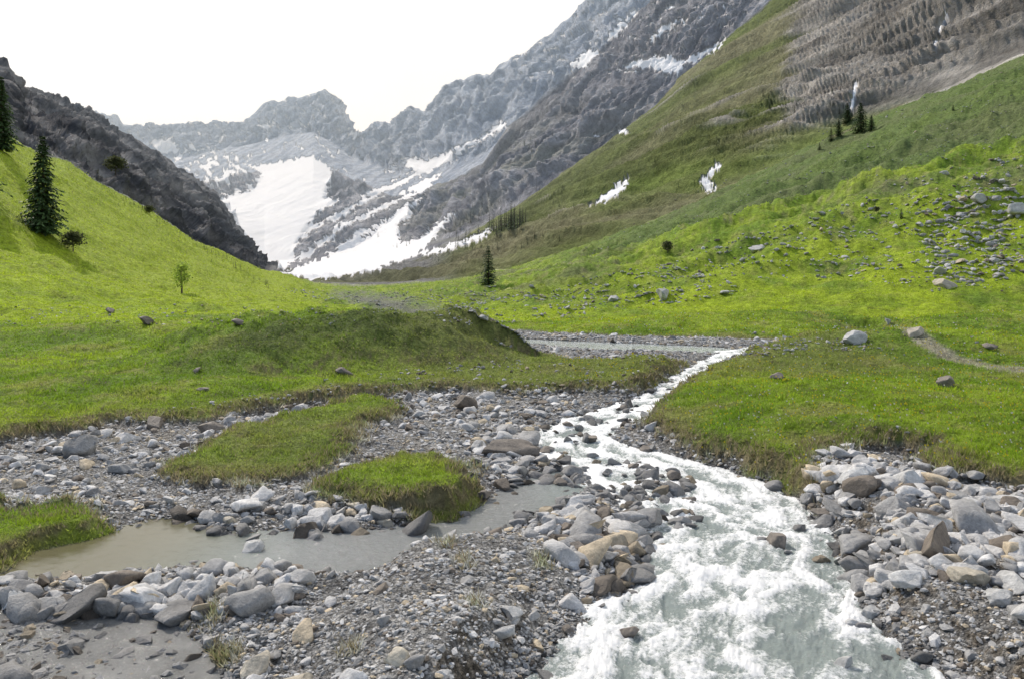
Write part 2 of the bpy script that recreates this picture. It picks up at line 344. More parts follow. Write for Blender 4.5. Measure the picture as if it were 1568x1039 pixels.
vo2=N(nt,'ShaderNodeTexVoronoi'); vo2.inputs['Scale'].default_value=40; nt.links.new(p,vo2.inputs['Vector'])
sx=N(nt,'ShaderNodeSeparateXYZ'); nt.links.new(vo.outputs['Color'],sx.inputs[0])
sx2=N(nt,'ShaderNodeSeparateXYZ'); nt.links.new(vo2.outputs['Color'],sx2.inputs[0])
pf=mth(nt,'MULTIPLY',mrange(nt,sx.outputs[0],0,1,0.6,1.4),mrange(nt,sx2.outputs[0],0,1,0.6,1.35))
pf=mth(nt,'MULTIPLY',pf,mrange(nt,vo.outputs['Distance'],0.2,0.7,1.05,0.55))
mx=N(nt,'ShaderNodeMix'); nt.links.new(ga,mx.inputs[0]); nt.links.new(fac,mx.inputs[2]); nt.links.new(pf,mx.inputs[3])
nt.links.new(vmul(nt,ca.outputs['Color'],mx.outputs[0]),b.inputs['Base Color'])
b.inputs['Roughness'].default_value=0.85; b.inputs['Specular IOR Level'].default_value=0.2
n4=noise(nt,p,0.35,6,.65)
hgrass=mth(nt,'ADD',mth(nt,'ADD',n2,mth(nt,'MULTIPLY',n1,3.0)),mth(nt,'MULTIPLY',n4,5))
bb=bumpn(nt,hgrass,0.18,0.9)
pebh=mth(nt,'MULTIPLY',mth(nt,'ADD',mth(nt,'MULTIPLY',vo.outputs['Distance'],-1.0),mth(nt,'MULTIPLY',vo2.outputs['Distance'],-0.4)),ga)
bb=bumpn(nt,pebh,0.06,1,bb); nt.links.new(bb,b.inputs['Normal'])
mm,nt,b=newmat('mountain_rock'); p=posn(nt); ca=attr(nt,'Col'); sa=attr(nt,'snow').outputs['Fac']
n1=noise(nt,p,0.025,12,.75); n2=noise(nt,p,0.15,8,.7)
fac=mth(nt,'MULTIPLY',mrange(nt,n1,0.3,0.7,0.65,1.35),mrange(nt,n2,0.3,0.7,0.7,1.3))
mx=N(nt,'ShaderNodeMix'); nt.links.new(sa,mx.inputs[0]); nt.links.new(fac,mx.inputs[2]); mx.inputs[3].default_value=1.0
nt.links.new(vmul(nt,ca.outputs['Color'],mx.outputs[0]),b.inputs['Base Color'])
b.inputs['Roughness'].default_value=0.95; b.inputs['Specular IOR Level'].default_value=0.1
bh=mth(nt,'MULTIPLY',mth(nt,'ADD',n1,mth(nt,'MULTIPLY',n2,0.3)),mrange(nt,sa,0,1,1,0.05))
nt.links.new(bumpn(nt,bh,34,0.9),b.inputs['Normal'])
mrk,nt,b=newmat('rock'); p=posn(nt); ca=attr(nt,'Col')
n1=noise(nt,p,3,8,.65); n2=noise(nt,p,22,6,.7)
fac=mth(nt,'MULTIPLY',mrange(nt,n1,0.3,0.7,0.65,1.3),mrange(nt,n2,0.3,0.7,0.75,1.25))
nt.links.new(vmul(nt,ca.outputs['Color'],fac),b.inputs['Base Color']); b.inputs['Roughness'].default_value=0.7
nt.links.new(bumpn(nt,mth(nt,'ADD',n1,mth(nt,'MULTIPLY',n2,0.3)),0.08,0.9),b.inputs['Normal'])
def folmat(name,tr=0.35):
    m,nt,b=newmat(name); ca=attr(nt,'Col'); nt.links.new(ca.outputs['Color'],b.inputs['Base Color']); b.inputs['Roughness'].default_value=0.6
    b.inputs['Specular IOR Level'].default_value=0.3
    t=N(nt,'ShaderNodeBsdfTranslucent'); nt.links.new(ca.outputs['Color'],t.inputs['Color'])
    ms=N(nt,'ShaderNodeMixShader'); ms.inputs[0].default_value=tr
    o=nt.nodes['Material Output']; nt.links.new(b.outputs[0],ms.inputs[1]); nt.links.new(t.outputs[0],ms.inputs[2]); nt.links.new(ms.outputs[0],o.inputs[0]); return m
mgr=folmat('grass_blades',0.45); mfo=folmat('conifer_needles',0.15); mlf=folmat('leaves',0.5)
mbk,nt,b=newmat('bark'); b.inputs['Roughness'].default_value=0.9
nt.links.new(vmul(nt,attr(nt,'Col').outputs['Color'],mrange(nt,noise(nt,posn(nt),6,5),0.3,0.7,0.6,1.4)),b.inputs['Base Color'])
mw,nt,b=newmat('stream_water'); p=posn(nt); fa=attr(nt,'foam').outputs['Fac']; ca=attr(nt,'Col')
nn=noise(nt,p,16,9,.85); n3=noise(nt,p,4.5,7,.7)
fx=mth(nt,'ADD',mth(nt,'ADD',fa,mth(nt,'MULTIPLY',mth(nt,'SUBTRACT',nn,0.5),2.3)),mth(nt,'MULTIPLY',mth(nt,'SUBTRACT',n3,0.5),0.9))
ff=mrange(nt,fx,0.27,0.68,0,1)
fgate=mrange(nt,fa,0.02,0.12,0,1); ff=mth(nt,'MULTIPLY',ff,fgate)
mc=N(nt,'ShaderNodeMix',data_type='RGBA'); nt.links.new(ff,mc.inputs[0]); nt.links.new(ca.outputs['Color'],mc.inputs[6]); mc.inputs[7].default_value=(0.92,0.93,0.93,1)
nt.links.new(mc.outputs[2],b.inputs['Base Color'])
nt.links.new(mrange(nt,ff,0,1,0.07,0.6),b.inputs['Roughness']); b.inputs['IOR'].default_value=1.33
turb=attr(nt,'turb').outputs['Fac']
bh=mth(nt,'MULTIPLY',mth(nt,'ADD',n3,mth(nt,'MULTIPLY',nn,0.35)),turb)
nt.links.new(bumpn(nt,bh,0.07,0.9),b.inputs['Normal'])
# ------------------------------------------------------------ build terrain
P3=np.stack([X,Y,Z],-1)
r3=st[2]
mk('valley_ground',P3[:r3+1],gridfaces(r3+1,NU),mg,True,col[:r3+1].reshape(-1,3),{'gravel':grav[:r3+1]})
sn=np.zeros((NR,NU)); sn[mr]=snow
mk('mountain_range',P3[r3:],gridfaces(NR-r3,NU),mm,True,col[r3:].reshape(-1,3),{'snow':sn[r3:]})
# ------------------------------------------------------------ water surface
cl=W([(1110,1120),(1120,950),(1140,860),(1110,790),(1030,730),(900,690),(865,665),(900,640),(980,615),(1040,585),(1090,556),(1170,545),(1270,537),(1335,523)])
NWr=st[0]
xw,yw=X[:NWr],Y[:NWr]
_,S,Nn=pdist(cl,xw,yw,False,True)
smw=sm[:NWr]; wdw=wd[:NWr]
wq=fbm(xw*0.8,yw*0.8,3,201)*0.7
f1=fbm(S*0.9+wq,Nn*1.8+wq,6,203,0.65); f2=ridged(S*1.5+wq,Nn*2.4+wq,4,207,0.55)
ismain=1-ss(-0.1,0.5,smw-0.0)
calm=ss(0,1,(10.2-yw)/2.0)*ss(1.0,3.2,xw)
amt=0.47-0.27*calm+0.08*ss(12,16,yw)
foam=np.clip(amt+1.35*f1+0.25*(f2-0.3),0.03,1)*ismain
foam=np.maximum(foam,0.32*(1-ss(0.0,0.4,sf[:NWr])))
pdn=(sp[:NWr]<0.2)&(smw>0.1)
foam=np.where(pdn,0.0,foam)
lw=(sl[:NWr]<0.3); foam=np.where(lw,0.0,foam)
turb=np.clip(ismain+0.06+0.45*lw+0.7*ss(-5.5,-2,xw)*pdn,0,1)
hw=(f1*0.11+(f2-0.3)*0.03+0.03*fbm(xw*5,yw*5,4,219,.65))*ismain+0.004*pn(xw*5,yw*9,9)+(pdn|lw)*0.018*fbm(xw*6,yw*9,3,221)*ss(-7,-3,xw+3*lw)
wc=mixc(C(0.28,0.325,0.31),C(0.13,0.12,0.07),(pdn*1.0)*(1-ss(-6,-2.5,xw)))
wc=mixc(wc,C(0.25,0.26,0.255),(pdn*1.0)*ss(-5,-2.5,xw)*(1-ss(0,1.5,xw)))  # paler grey painted in for sky glint on the pond centre
wc=mixc(wc,C(0.21,0.21,0.20)*(1+0.4*fbm(xw*2,yw*2,3,223))[...,None],lw*1.0)
Pw=np.stack([xw,yw,hw+0.5*ss(26,44,yw)],-1)
Fw=gridfaces(NWr,NU); keep=(wdw.ravel()[Fw].min(1)<0.9); Fw=Fw[keep]
uq,inv=np.unique(Fw,return_inverse=True)
mk('mountain_stream',Pw.reshape(-1,3)[uq],inv.reshape(-1,4),mw,True,wc.reshape(-1,3)[uq],{'foam':foam.ravel()[uq],'turb':turb.ravel()[uq]})
# ------------------------------------------------------------ lookups
V2=V
def hit(u,v):
    j=int(np.clip(np.searchsorted(U,u),1,NU-1)); w=(u-U[j-1])/(U[j]-U[j-1]); j=j if w>0.5 else j-1
    vc=V2[:,j]; i=int(np.argmax(vc<=v)); return float(X[i,j]),float(Y[i,j]),float(Z[i,j])
# ------------------------------------------------------------ stones
def icos(sub):
    bm=bmesh.new(); bmesh.ops.create_icosphere(bm,subdivisions=sub,radius=1); v=np.array([x.co[:] for x in bm.verts]); f=np.array([[q.index for q in x.verts] for x in bm.faces]); bm.free(); return v,f
def proto(sub,seed,k=15):
    r=np.random.default_rng(seed); v,f=icos(sub)
    for _ in range(k):
        n=r.normal(size=3); n/=np.linalg.norm(n); d=r.uniform(0.42,0.82); q=v@n; m=q>d; v[m]-=np.outer(q[m]-d,n)
    v+=0.05*np.stack([pn(v[:,0]*2+seed,v[:,1]*2+v[:,2],i) for i in range(3)],-1)
    v/=np.abs(v).max(0); return v,f
def rotm(n,tilt=0.5):
    a=rng.uniform(0,2*np.pi,n); b_=rng.normal(0,tilt,n); c_=rng.normal(0,tilt,n)
    ca,sa,cb,sb_,cc,sc=np.cos(a),np.sin(a),np.cos(b_),np.sin(b_),np.cos(c_),np.sin(c_)
    z=np.zeros(n);o=np.ones(n)
    Rz=np.stack([ca,-sa,z,sa,ca,z,z,z,o],-1).reshape(n,3,3);Rx=np.stack([o,z,z,z,cb,-sb_,z,sb_,cb],-1).reshape(n,3,3);Ry=np.stack([cc,z,sc,z,o,z,-sc,z,cc],-1).reshape(n,3,3)
    return Rx@Ry@Rz
def stones(name,pos,rad,colr,sub,np_=10,smooth=True,flat=0.6,tilt=0.3):
    n=len(pos); pr=[proto(sub,500+sub*50+i) for i in range(np_)]; idx=rng.integers(0,np_,n)
    sc=np.stack([rng.uniform(0.8,1.4,n),rng.uniform(0.55,1.05,n),rng.uniform(flat*0.65,flat*1.3,n)],-1)*rad[:,None]
    M=rotm(n,tilt)
    VV=[];FF=[];CC=[];off=0
    for k in range(np_):
        q=np.where(idx==k)[0]
        if len(q)==0: continue
        v,f=pr[k]
        w=np.einsum('nij,nvj->nvi',M[q],v[None]*sc[q][:,None])
        w+=pos[q][:,None]; VV.append(w.reshape(-1,3)); nv=len(v)
        FF.append((f[None]+(np.arange(len(q))*nv)[:,None,None]+off).reshape(-1,3)); off+=nv*len(q)
        CC.append(np.repeat(colr[q],nv,0))
    return mk(name,np.concatenate(VV),np.concatenate(FF),mrk,smooth,np.concatenate(CC))
def rcol(n,wetn=None,beige=0.10):
    base=rng.uniform(0.26,0.64,n)[:,None]*C(1,0.99,0.975)[None]
    bq=rng.random(n)<beige; base[bq]=rng.uniform(0.8,1.15,bq.sum())[:,None]*C(0.54,0.45,0.32)
    wq=rng.random(n)<0.1; base[wq]=C(0.18,0.15,0.12)
    if wetn is not None: base=base*(1-0.66*wetn[:,None])
    return base
def dpoly(pts,z=0.2): return inside(W(pts,z),X[:NN],Y[:NN])
Xn,Yn2=X[:NN],Y[:NN]; gN=g[:NN]; wN=wd[:NN]; cl1=fbm(Xn*0.7,Yn2*0.7,4,301)
bar=(gN<0.12)
dens=np.where(bar&(wN>-0.05),0.30+0.5*ss(-0.1,0.3,cl1),0.0)
dens=np.where(bar&(np.abs(wN)<0.30),1.0,dens)
dens=np.where(bar&(wN<-0.3),0.012,dens)
dens=np.where(bar&(sl[:NN]<-0.2),0.40*ss(-.2,.3,cl1)+0.06,dens)
strips=dpoly([(700,640),(800,660),(850,700),(950,735),(1050,745),(1040,775),(985,800),(1000,850),(960,890),(900,900),(820,830),(780,760),(730,700)])
rpile=dpoly([(1230,745),(1280,710),(1420,745),(1568,765),(1650,800),(1650,920),(1500,930),(1330,900),(1290,840)])
lrow=dpoly([(-50,880),(200,868),(420,868),(500,885),(440,935),(200,925),(-50,930)])
lband=dpoly([(-50,690),(200,640),(420,620),(620,602),(820,600),(930,610),(800,660),(600,650),(450,665),(300,700),(150,740),(200,775),(60,760),(-50,755)])
midb=dpoly([(350,750),(500,760),(720,770),(740,790),(560,815),(330,815),(230,790)])
fine=dpoly([(420,960),(560,870),(700,830),(800,820),(900,960),(800,1080),(400,1080)])|dpoly([(1340,925),(1568,930),(1650,1080),(1430,1080)])
big=(strips*1.0+rpile*1.0+lrow*0.8+0.22*lband+0.5*midb)*(bar)
big=np.where(sl[:NN]<-0.1,0.05,big)
def sample(n,D):
    out_i=[];out_j=[];c=0; a_,b_=D.shape
    while c<n:
        i=rng.integers(1,a_-1,n*3); j=rng.integers(1,b_-1,n*3); ok=rng.random(n*3)<D[i,j]; out_i.append(i[ok]); out_j.append(j[ok]); c+=ok.sum()
    i=np.concatenate(out_i)[:n]; j=np.concatenate(out_j)[:n]
    return i,j
def posat(i,j): return np.stack([X[i,j]+rng.uniform(-.01,.01,len(i)),Y[i,j]+rng.uniform(-.02,.02,len(i)),Z[i,j]],-1)
Wt=(1-ss(-0.05,0.25,wN))
i,j=sample(60000,dens); ps=posat(i,j); r=np.exp(rng.normal(math.log(0.019),0.45,len(i)))*(0.6+Yn2[i,j]/18); ps[:,2]+=r*0.12
lwi=sl[:NN][i,j]<-0.2; ps[lwi,2]=np.maximum(ps[lwi,2],-0.01-0.01*rng.random(lwi.sum())); r[lwi]*=2.0
stones('gravel',ps,r,rcol(len(i),Wt[i,j]*0.8),1,10,False)
i,j=sample(4800,np.clip(dens*(0.16-0.11*fine)+big*0.9*(0.4+0.9*ss(-.3,.3,cl1)),0,1)*(Yn2<60)); ps=posat(i,j); r=np.exp(rng.normal(math.log(0.064),0.5,len(i)))*(0.8+Yn2[i,j]/45); ps[:,2]+=r*0.2
stones('river_stones',ps,r,rcol(len(i),Wt[i,j]),3,10,True)
i,j=sample(400,np.clip(big,0,1)*(ss(-.4,.3,cl1))); ps=posat(i,j); r=np.clip(np.exp(rng.normal(math.log(0.165),0.3,len(i))),0.08,0.36); ps[:,2]=np.maximum(ps[:,2],-0.15)+r*0.25
stones('boulder_bank',ps,r,rcol(len(i),Wt[i,j]*0.8),3,12)
rap=dpoly([(850,690),(960,700),(1060,730),(1070,800),(1000,830),(960,790),(880,740)],0.0)*1.0+dpoly([(820,650),(990,610),(1010,640),(930,665),(860,690)],0.0)*0.35+dpoly([(1060,700),(1240,760),(1300,860),(1250,900),(1100,780)],0.0)*0.05
i,j=sample(170,np.clip(rap,0,1)*(sm[:NN]<0.1)*(0.2+ss(-.2,.3,cl1))); ps=posat(i,j); r=np.exp(rng.normal(math.log(0.11),0.35,len(i)))*(0.7+Yn2[i,j]/50); ps[:,2]=-0.02+r*0.1
stones('wet_stones',ps,r,rcol(len(i),np.full(len(i),0.85)),3,10,True,0.75)
B=[(1015,458,40,0),(940,461,22,0),(1305,525,52,0),(1400,515,38,1),(780,695,80,2),(835,695,30,2),(30,925,60,0),(82,915,52,2),(385,868,46,0),(592,805,38,1),(487,806,34,0),(740,762,46,2),(1192,858,46,2),(965,1003,38,2),(605,1015,64,1),(385,1030,80,1),(455,1060,100,1),(785,945,60,0),(770,975,46,0),(1300,738,56,0),(1385,740,62,0),(1410,853,42,1),(1485,890,60,1),(1530,840,52,0),(1390,900,52,0),(1265,788,38,2),(1335,945,36,0),(1308,975,38,0),(228,497,34,2),(320,660,55,2),(235,655,50,2),(365,497,26,2),(870,968,24,2),(1560,900,70,0),(1530,920,60,0),(1290,1060,40,0),(1520,775,50,0),(905,690,26,2),(990,690,26,2),(880,845,42,2),(950,860,44,2),(640,640,26,0),(545,780,28,1),(260,770,30,0),(350,800,30,1),(530,575,30,2),(1190,580,34,2),(1445,590,36,2),(1515,535,30,2),(1445,440,40,1),(1160,385,30,0),(1440,420,30,0),(740,500,22,0),(1560,330,50,0),(1500,310,34,0),(860,760,30,2),(1035,752,34,2),(1055,790,24,2),(970,735,26,2),(1060,812,20,2),(870,665,22,2),(955,640,20,2),(1000,765,24,2),(925,780,26,2),(170,480,22,2),(310,600,24,2),(300,570,20,2),(1110,450,20,0),(1360,500,22,0)]
for k,(u,v,w,c) in enumerate(B):
    x,y,z=hit(u,v); rr=w/2*y/F*0.85
    pc={0:C(0.48,0.48,0.47),1:C(0.50,0.45,0.36),2:C(0.19,0.165,0.14)}[c]
    if y>30: pc=pc*0.8
    stones('boulder',np.array([[x,y,max(z,0.0)+rr*0.22]]),np.array([rr]),pc[None]*rng.uniform(.9,1.1),4 if w>30 else 3,12)
pos=[];rad=[]
def scat(n,poly,rmin,rmax):
    p=np.array(poly); k=0
    while k<n:
        u=rng.uniform(p[:,0].min(),p[:,0].max()); v=rng.uniform(p[:,1].min(),p[:,1].max())
        if not inside(p,np.array([u]),np.array([v]))[0]: continue
        if pn(u/38,v/20,77)<-0.02 and rng.random()<0.8: continue
        x,y,z=hit(u,v); r_=np.exp(rng.triangular(math.log(rmin),math.log(rmin),math.log(rmax)))*y/F
        pos.append((x,y,z+r_*0.12)); rad.append(r_); k+=1
scat(1200,[(1040,390),(1250,330),(1450,260),(1568,235),(1568,450),(1400,440),(1250,430),(1100,430)],1.1,6)
scat(700,[(1400,330),(1568,270),(1568,420),(1420,450)],1.8,9)
scat(900,[(640,480),(800,450),(1050,400),(1150,450),(1000,470),(850,490),(700,500)],1.1,5)
scat(700,[(735,508),(1060,519),(1300,519),(1345,535),(1060,553),(900,550),(770,532)],1.5,5)
scat(200,[(0,470),(300,470),(500,470),(560,500),(350,500),(0,500)],1.0,4)
scat(260,[(200,640),(560,570),(740,550),(1000,560),(960,595),(600,600)],1.5,6)
scat(110,[(1020,590),(1568,560),(1568,700),(1150,680)],1.0,4.5)
scat(120,[(1100,500),(1568,480),(1568,560),(1100,530)],1.0,4.5)
scat(360,[(600,600),(1000,590),(960,620),(820,640),(620,650)],2.0,8)
scat(400,[(880,380),(1250,200),(1568,100),(1568,230),(1150,330),(900,400)],0.7,2.5)
scat(700,[(420,440),(520,450),(760,440),(760,480),(560,480)],0.8,2.8)
stones('meadow_rocks',np.array(pos),np.array(rad),rcol(len(pos),np.full(len(pos),0.15))*0.85,2,10,False)
# ------------------------------------------------------------ grass blades
def blades(name,nb,D,hmin,hmax,rowmax):
    i,j=sample(nb,D)
    yy=Y[i,j]
    bx=X[i,j]+rng.uniform(-.04,.04,nb)*yy/12; by=yy+rng.uniform(-.05,.05,nb)*yy/12; bz=Z[i,j]-0.02
    tall=0.55+0.6*ss(0,0.5,fbm(bx*0.8,by*0.8,3,401))
    if rowmax<=NN: tall=tall+ss(0.0,0.8,0.8-g[i,j])*0.6
    h=rng.uniform(hmin,hmax,nb)*tall*(0.8+by/60); wd_=0.005+0.0007*by
    ang=rng.uniform(0,2*np.pi,nb); lean=rng.normal(0,0.5,(nb,2))*h[:,None]
    dx=np.cos(ang)*wd_; dy=np.sin(ang)*wd_
    v0=np.stack([bx-dx,by-dy,bz],-1); v1_=np.stack([bx+dx,by+dy,bz],-1); v2_=np.stack([bx+lean[:,0],by+lean[:,1],bz+h],-1)
    gc=col[i,j]*rng.uniform(0.8,1.75,nb)[:,None]+C(0.018,0.022,0.0)
    if rowmax<=NN:
        dry=rng.random(nb)<(0.05+0.35*(g[i,j]<0.6)); gc[dry]=C(0.36,0.31,0.19)*rng.uniform(.6,1.1,dry.sum())[:,None]
    Vg=np.stack([v0,v1_,v2_],1).reshape(-1,3)
    mk(name,Vg,np.arange(nb*3).reshape(-1,3),mgr,False,np.repeat(np.clip(gc,0,0.65),3,0))
GN=(g[:NN]>-0.02)*(wN>0.0)*np.clip(0.35+g[:NN]*2,0,1)
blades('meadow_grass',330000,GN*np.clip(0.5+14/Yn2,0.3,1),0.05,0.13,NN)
Df=np.zeros((st[2],NU)); Df[NN:]=np.clip(60/Y[NN:st[2]],0.12,1)*(1-grav[NN:st[2]])*(0.35+0.65*ss(-0.2,0.3,n_mid[NN:st[2]]))
blades('slope_grass',150000,Df,0.06,0.10,9999)
i,j=sample(2600,GN*(Yn2>14)*(Yn2<68)*(X[:NN]>2)*1.0); n=len(i); fx_=X[i,j];fy_=Y[i,j];fz=Z[i,j]+0.12; q=0.006+0.0005*fy_
o4=np.stack([np.stack([fx_-q,fy_,fz-q],-1),np.stack([fx_+q,fy_,fz-q],-1),np.stack([fx_+q,fy_+q,fz+q],-1),np.stack([fx_-q,fy_+q,fz+q],-1)],1).reshape(-1,3)
mk('wildflowers',o4,np.arange(n*4).reshape(-1,4),mlf,False,np.repeat(np.where(rng.random(n)[:,None]<0.8,C(0.6,0.5,0.03),C(0.6,0.6,0.55)),4,0))
# ------------------------------------------------------------ trees
def conifer(H,R0,levels,nbr,ncl,seed,dark=1.0):
    r=np.random.default_rng(seed); Vt=[];Fc=[];Cc=[]
    ns=8; hs_=np.linspace(0,1,9)
    for a_,t in enumerate(hs_):
        rr=0.022*H*(1-t)**0.9+0.01
        for k in range(ns):
            an=2*np.pi*k/ns; Vt.append((rr*np.cos(an)+0.01*H*math.sin(3*t),rr*np.sin(an),t*H*0.985)); Cc.append((0.06,0.045,0.03))
    for a_ in range(8):
        for k in range(ns):
            k2=(k+1)%ns; Fc.append((a_*ns+k,a_*ns+k2,(a_+1)*ns+k2,(a_+1)*ns+k))
    nt_=len(Fc)
    for l in range(levels):
        t=0.05+0.94*(l+r.uniform(-.3,.3))/levels
        Rl=R0*(1-t)**0.75*(0.85+0.3*r.random())*(1 if t>0.12 else 0.8)
        n_=max(4,int(nbr*(0.5+0.5*(1-t))))
        a0=r.uniform(0,6.28)
        for k in range(n_):
            an=a0+2*np.pi*k/n_+r.normal(0,.2); L=Rl*r.uniform(0.55,1.2); droop=r.uniform(0.2,0.5)
            if r.random()<0.08: continue
            shade=r.uniform(0.6,1.6)
            z0_=t*H
            ca,sa=math.cos(an),math.sin(an)
            e=np.array([ca*L,sa*L,-droop*L+0.12*L]); b0=len(Vt); wv=0.006*H*0.4
            for q_ in [(-sa*wv,ca*wv,0),(sa*wv,-ca*wv,0)]: Vt.append((q_[0],q_[1],z0_)); Cc.append((0.05,0.04,0.03))
            for q_ in [(sa*wv*.3,-ca*wv*.3,0),(-sa*wv*.3,ca*wv*.3,0)]: Vt.append((e[0]+q_[0],e[1]+q_[1],z0_+e[2])); Cc.append((0.05,0.04,0.03))
            Fc.append((b0,b0+1,b0+2,b0+3))
            for c in range(ncl):
                s=(c+r.random())/ncl; s=0.12+0.9*s
                px,py,pz=ca*L*s,sa*L*s,z0_-droop*L*s*s+0.12*L*s
                sz=(0.10+0.20*(1-s*0.5))*R0*0.58*r.uniform(0.6,1.2)*(0.5+0.5*(1-t))
                side=r.choice([-1,1])*r.uniform(0.2,1.0)
                d=np.array([ca*0.7-sa*side,sa*0.7+ca*side,-r.uniform(0.2,1.0)]); d/=np.linalg.norm(d)
                w_=np.cross(d,[0,0,1.]); w_/=np.linalg.norm(w_)+1e-6; w_=w_*0.36+np.array([0,0,r.normal(0,.2)])
                p0=np.array([px,py,pz]); b0=len(Vt)
                for q_ in (p0-w_*sz*0.5,p0+d*sz*0.6-w_*sz,p0+d*sz*1.5,p0+d*sz*0.5+w_*sz): Vt.append(tuple(q_))
                cc_=C(0.045,0.080,0.026)*shade*(0.6+0.7*s)*dark
                Cc+= [tuple(cc_)]*4; Fc.append((b0,b0+1,b0+2,b0+3))
    return Vt,Fc,Cc,nt_
def conmesh(*a,**k):
    Vt,Fc,Cc,nt_=conifer(*a,**k); me=mk('spruce',Vt,Fc,mbk,False,np.array(Cc),link=False); me.materials.append(mfo)
    mi=np.ones(len(Fc),np.int32); mi[:nt_]=0; me.polygons.foreach_set('material_index',mi); return me
big1=conmesh(1.0*16,3.7,46,14,15,1); med1=conmesh(12.,3.0,32,13,10,2); med2=conmesh(12.,2.7,28,11,9,3)
def place(name,me,H0,u,vb,hp,rot=0,sx=1):
    x,y,z=hit(u,vb); h_=hp*y/F; s=h_/H0; o=bpy.data.objects.new(name,me); scene.collection.objects.link(o)
    o.location=(x,y,z-0.02*h_); o.scale=(s*sx,s*sx,s); o.rotation_euler=(0,0,rot); return o
place('spruce_tree',big1,16,65,362,157,0.3,1.0)
place('spruce_tree',big1,16,2,232,118,2,0.95)
place('spruce_tree',big1,16,-45,300,190,3,1)
place('spruce_tree',med1,12,748,438,62,1,1.2)
for u,v,hp in [(1318,204,48),(1298,190,32),(1334,200,24),(1285,214,26),(1272,220,20),(1460,172,10),(1380,338,16),(1255,230,12)]:
    place('spruce_tree',med1 if hp>20 else med2,12,u,v,hp,rng.uniform(0,6),1.45)
lo=[conifer(12.,3.0,12,8,5,20+i,0.9) for i in range(3)]
VV=[];FF=[];CC=[];off=0
def far(u,v,hp):
    global off
    x,y,z=hit(u,v); s=hp*y/F/12.; Vt,Fc,Cc,_=lo[rng.integers(3)]
    a_=rng.uniform(0,6); q=np.array(Vt)*s*np.array([1.25,1.25,1]); q=np.stack([q[:,0]*math.cos(a_)-q[:,1]*math.sin(a_),q[:,0]*math.sin(a_)+q[:,1]*math.cos(a_),q[:,2]],-1)
    VV.append(q+np.array([x,y,z-0.3])); FF.append(np.array(Fc)+off); CC.append(np.array(Cc)*1.1); off+=len(Vt)
for u,v,n,sp_,hh in [(790,345,18,10,30),(768,355,10,8,24),(720,350,14,18,16),(700,372,12,14,14),(745,310,10,18,12),(1190,165,18,22,11),(1210,150,10,16,9),(820,370,10,18,12),(740,385,8,15,10),(1290,170,10,20,10),(850,300,12,25,8),(660,385,10,30,8),(1370,90,20,50,8),(1120,200,16,40,8),(830,220,14,20,8),(950,260,20,60,6),(1050,230,20,60,6)]:
    for _ in range(n): far(u+rng.normal(0,sp_),v+rng.normal(0,sp_*0.5),hh*rng.uniform(0.5,1.2))
for _ in range(110): u=rng.uniform(130,420); far(u,0.62*(u-130)+262+rng.normal(0,4)+4,rng.uniform(4,10))
for _ in range(80): u=rng.uniform(60,330); far(u,0.62*(u-60)+190+rng.uniform(0,50),rng.uniform(3,8))
mk('distant_trees',np.concatenate(VV),np.concatenate(FF),mfo,False,np.concatenate(CC))
def leafy(H,Rc,nl,seed,colr,stems=5,leaf=0.09):
    r=np.random.default_rng(seed); Vt=[];Fc=[];Cc=[]
    def tube(p,q,ra,rb):
        p=np.array(p);q=np.array(q); d=q-p; d/=np.linalg.norm(d); a_=np.cross(d,[0.3,1,0.2]); a_/=np.linalg.norm(a_); b_=np.cross(d,a_); b0=len(Vt)
        for c,rr in ((p,ra),(q,rb)):
            for k in range(5):
                an=2*np.pi*k/5; Vt.append(tuple(c+rr*(math.cos(an)*a_+math.sin(an)*b_))); Cc.append((0.1,0.08,0.06))
        for k in range(5): Fc.append((b0+k,b0+(k+1)%5,b0+5+(k+1)%5,b0+5+k))
    top=(0.1*H*r.normal(),0,H*0.95); tube((0,0,0),(0,0,H*.45),0.03*H,0.02*H); tube((0,0,H*.45),top,0.02*H,0.005*H)
    tips=[]
    for s in range(stems*3):
        t=r.uniform(0.2,0.85); an=r.uniform(0,6.28); L=Rc*r.uniform(0.6,1.1)*(1.2-t); p=(0,0,t*H); q=(math.cos(an)*L,math.sin(an)*L,t*H+L*r.uniform(0.3,0.9)); tube(p,q,0.012*H,0.003*H); tips.append((p,q))
    nt_=len(Fc)
    for k in range(nl):
        p,q=tips[r.integers(len(tips))]; s=r.uniform(0.35,1.1); c=np.array(p)*(1-s)+np.array(q)*s+r.normal(0,0.09*H,3)*0.8; c[2]=max(c[2],0.04*H)
        a_=r.normal(size=3);a_/=np.linalg.norm(a_);b_=np.cross(a_,r.normal(size=3));b_/=np.linalg.norm(b_); sz=leaf*H*r.uniform(.5,1.2)*0.5; b0=len(Vt)
        for m_ in (-a_-b_*.6,a_*.9-b_,a_+b_*.8,-a_*.7+b_): Vt.append(tuple(c+m_*sz))
        Cc+=[tuple(C(*colr)*r.uniform(.6,1.5))]*4; Fc.append((b0,b0+1,b0+2,b0+3))
    me=mk('leafy',Vt,Fc,mbk,False,np.array(Cc),link=False); me.materials.append(mlf); mi=np.ones(len(Fc),np.int32); mi[:nt_]=0; me.polygons.foreach_set('material_index',mi); return me
dt=leafy(4.,1.5,800,5,(0.34,0.44,0.08),6,0.05); bs=leafy(1.5,1.0,1500,6,(0.09,0.105,0.045),8,0.08)
place('young_tree',dt,4,278,450,48,0,1.1)
for u,v,hp in [(160,272,26),(112,385,28),(230,330,14)]: place('bush',bs,1.5,u,v,hp,rng.uniform(0,6),1.1)
for u,v,hp in [(1023,390,18),(1343,330,10)]: place('shrub',bs,1.5,u,v,hp,rng.uniform(0,6),0.9)
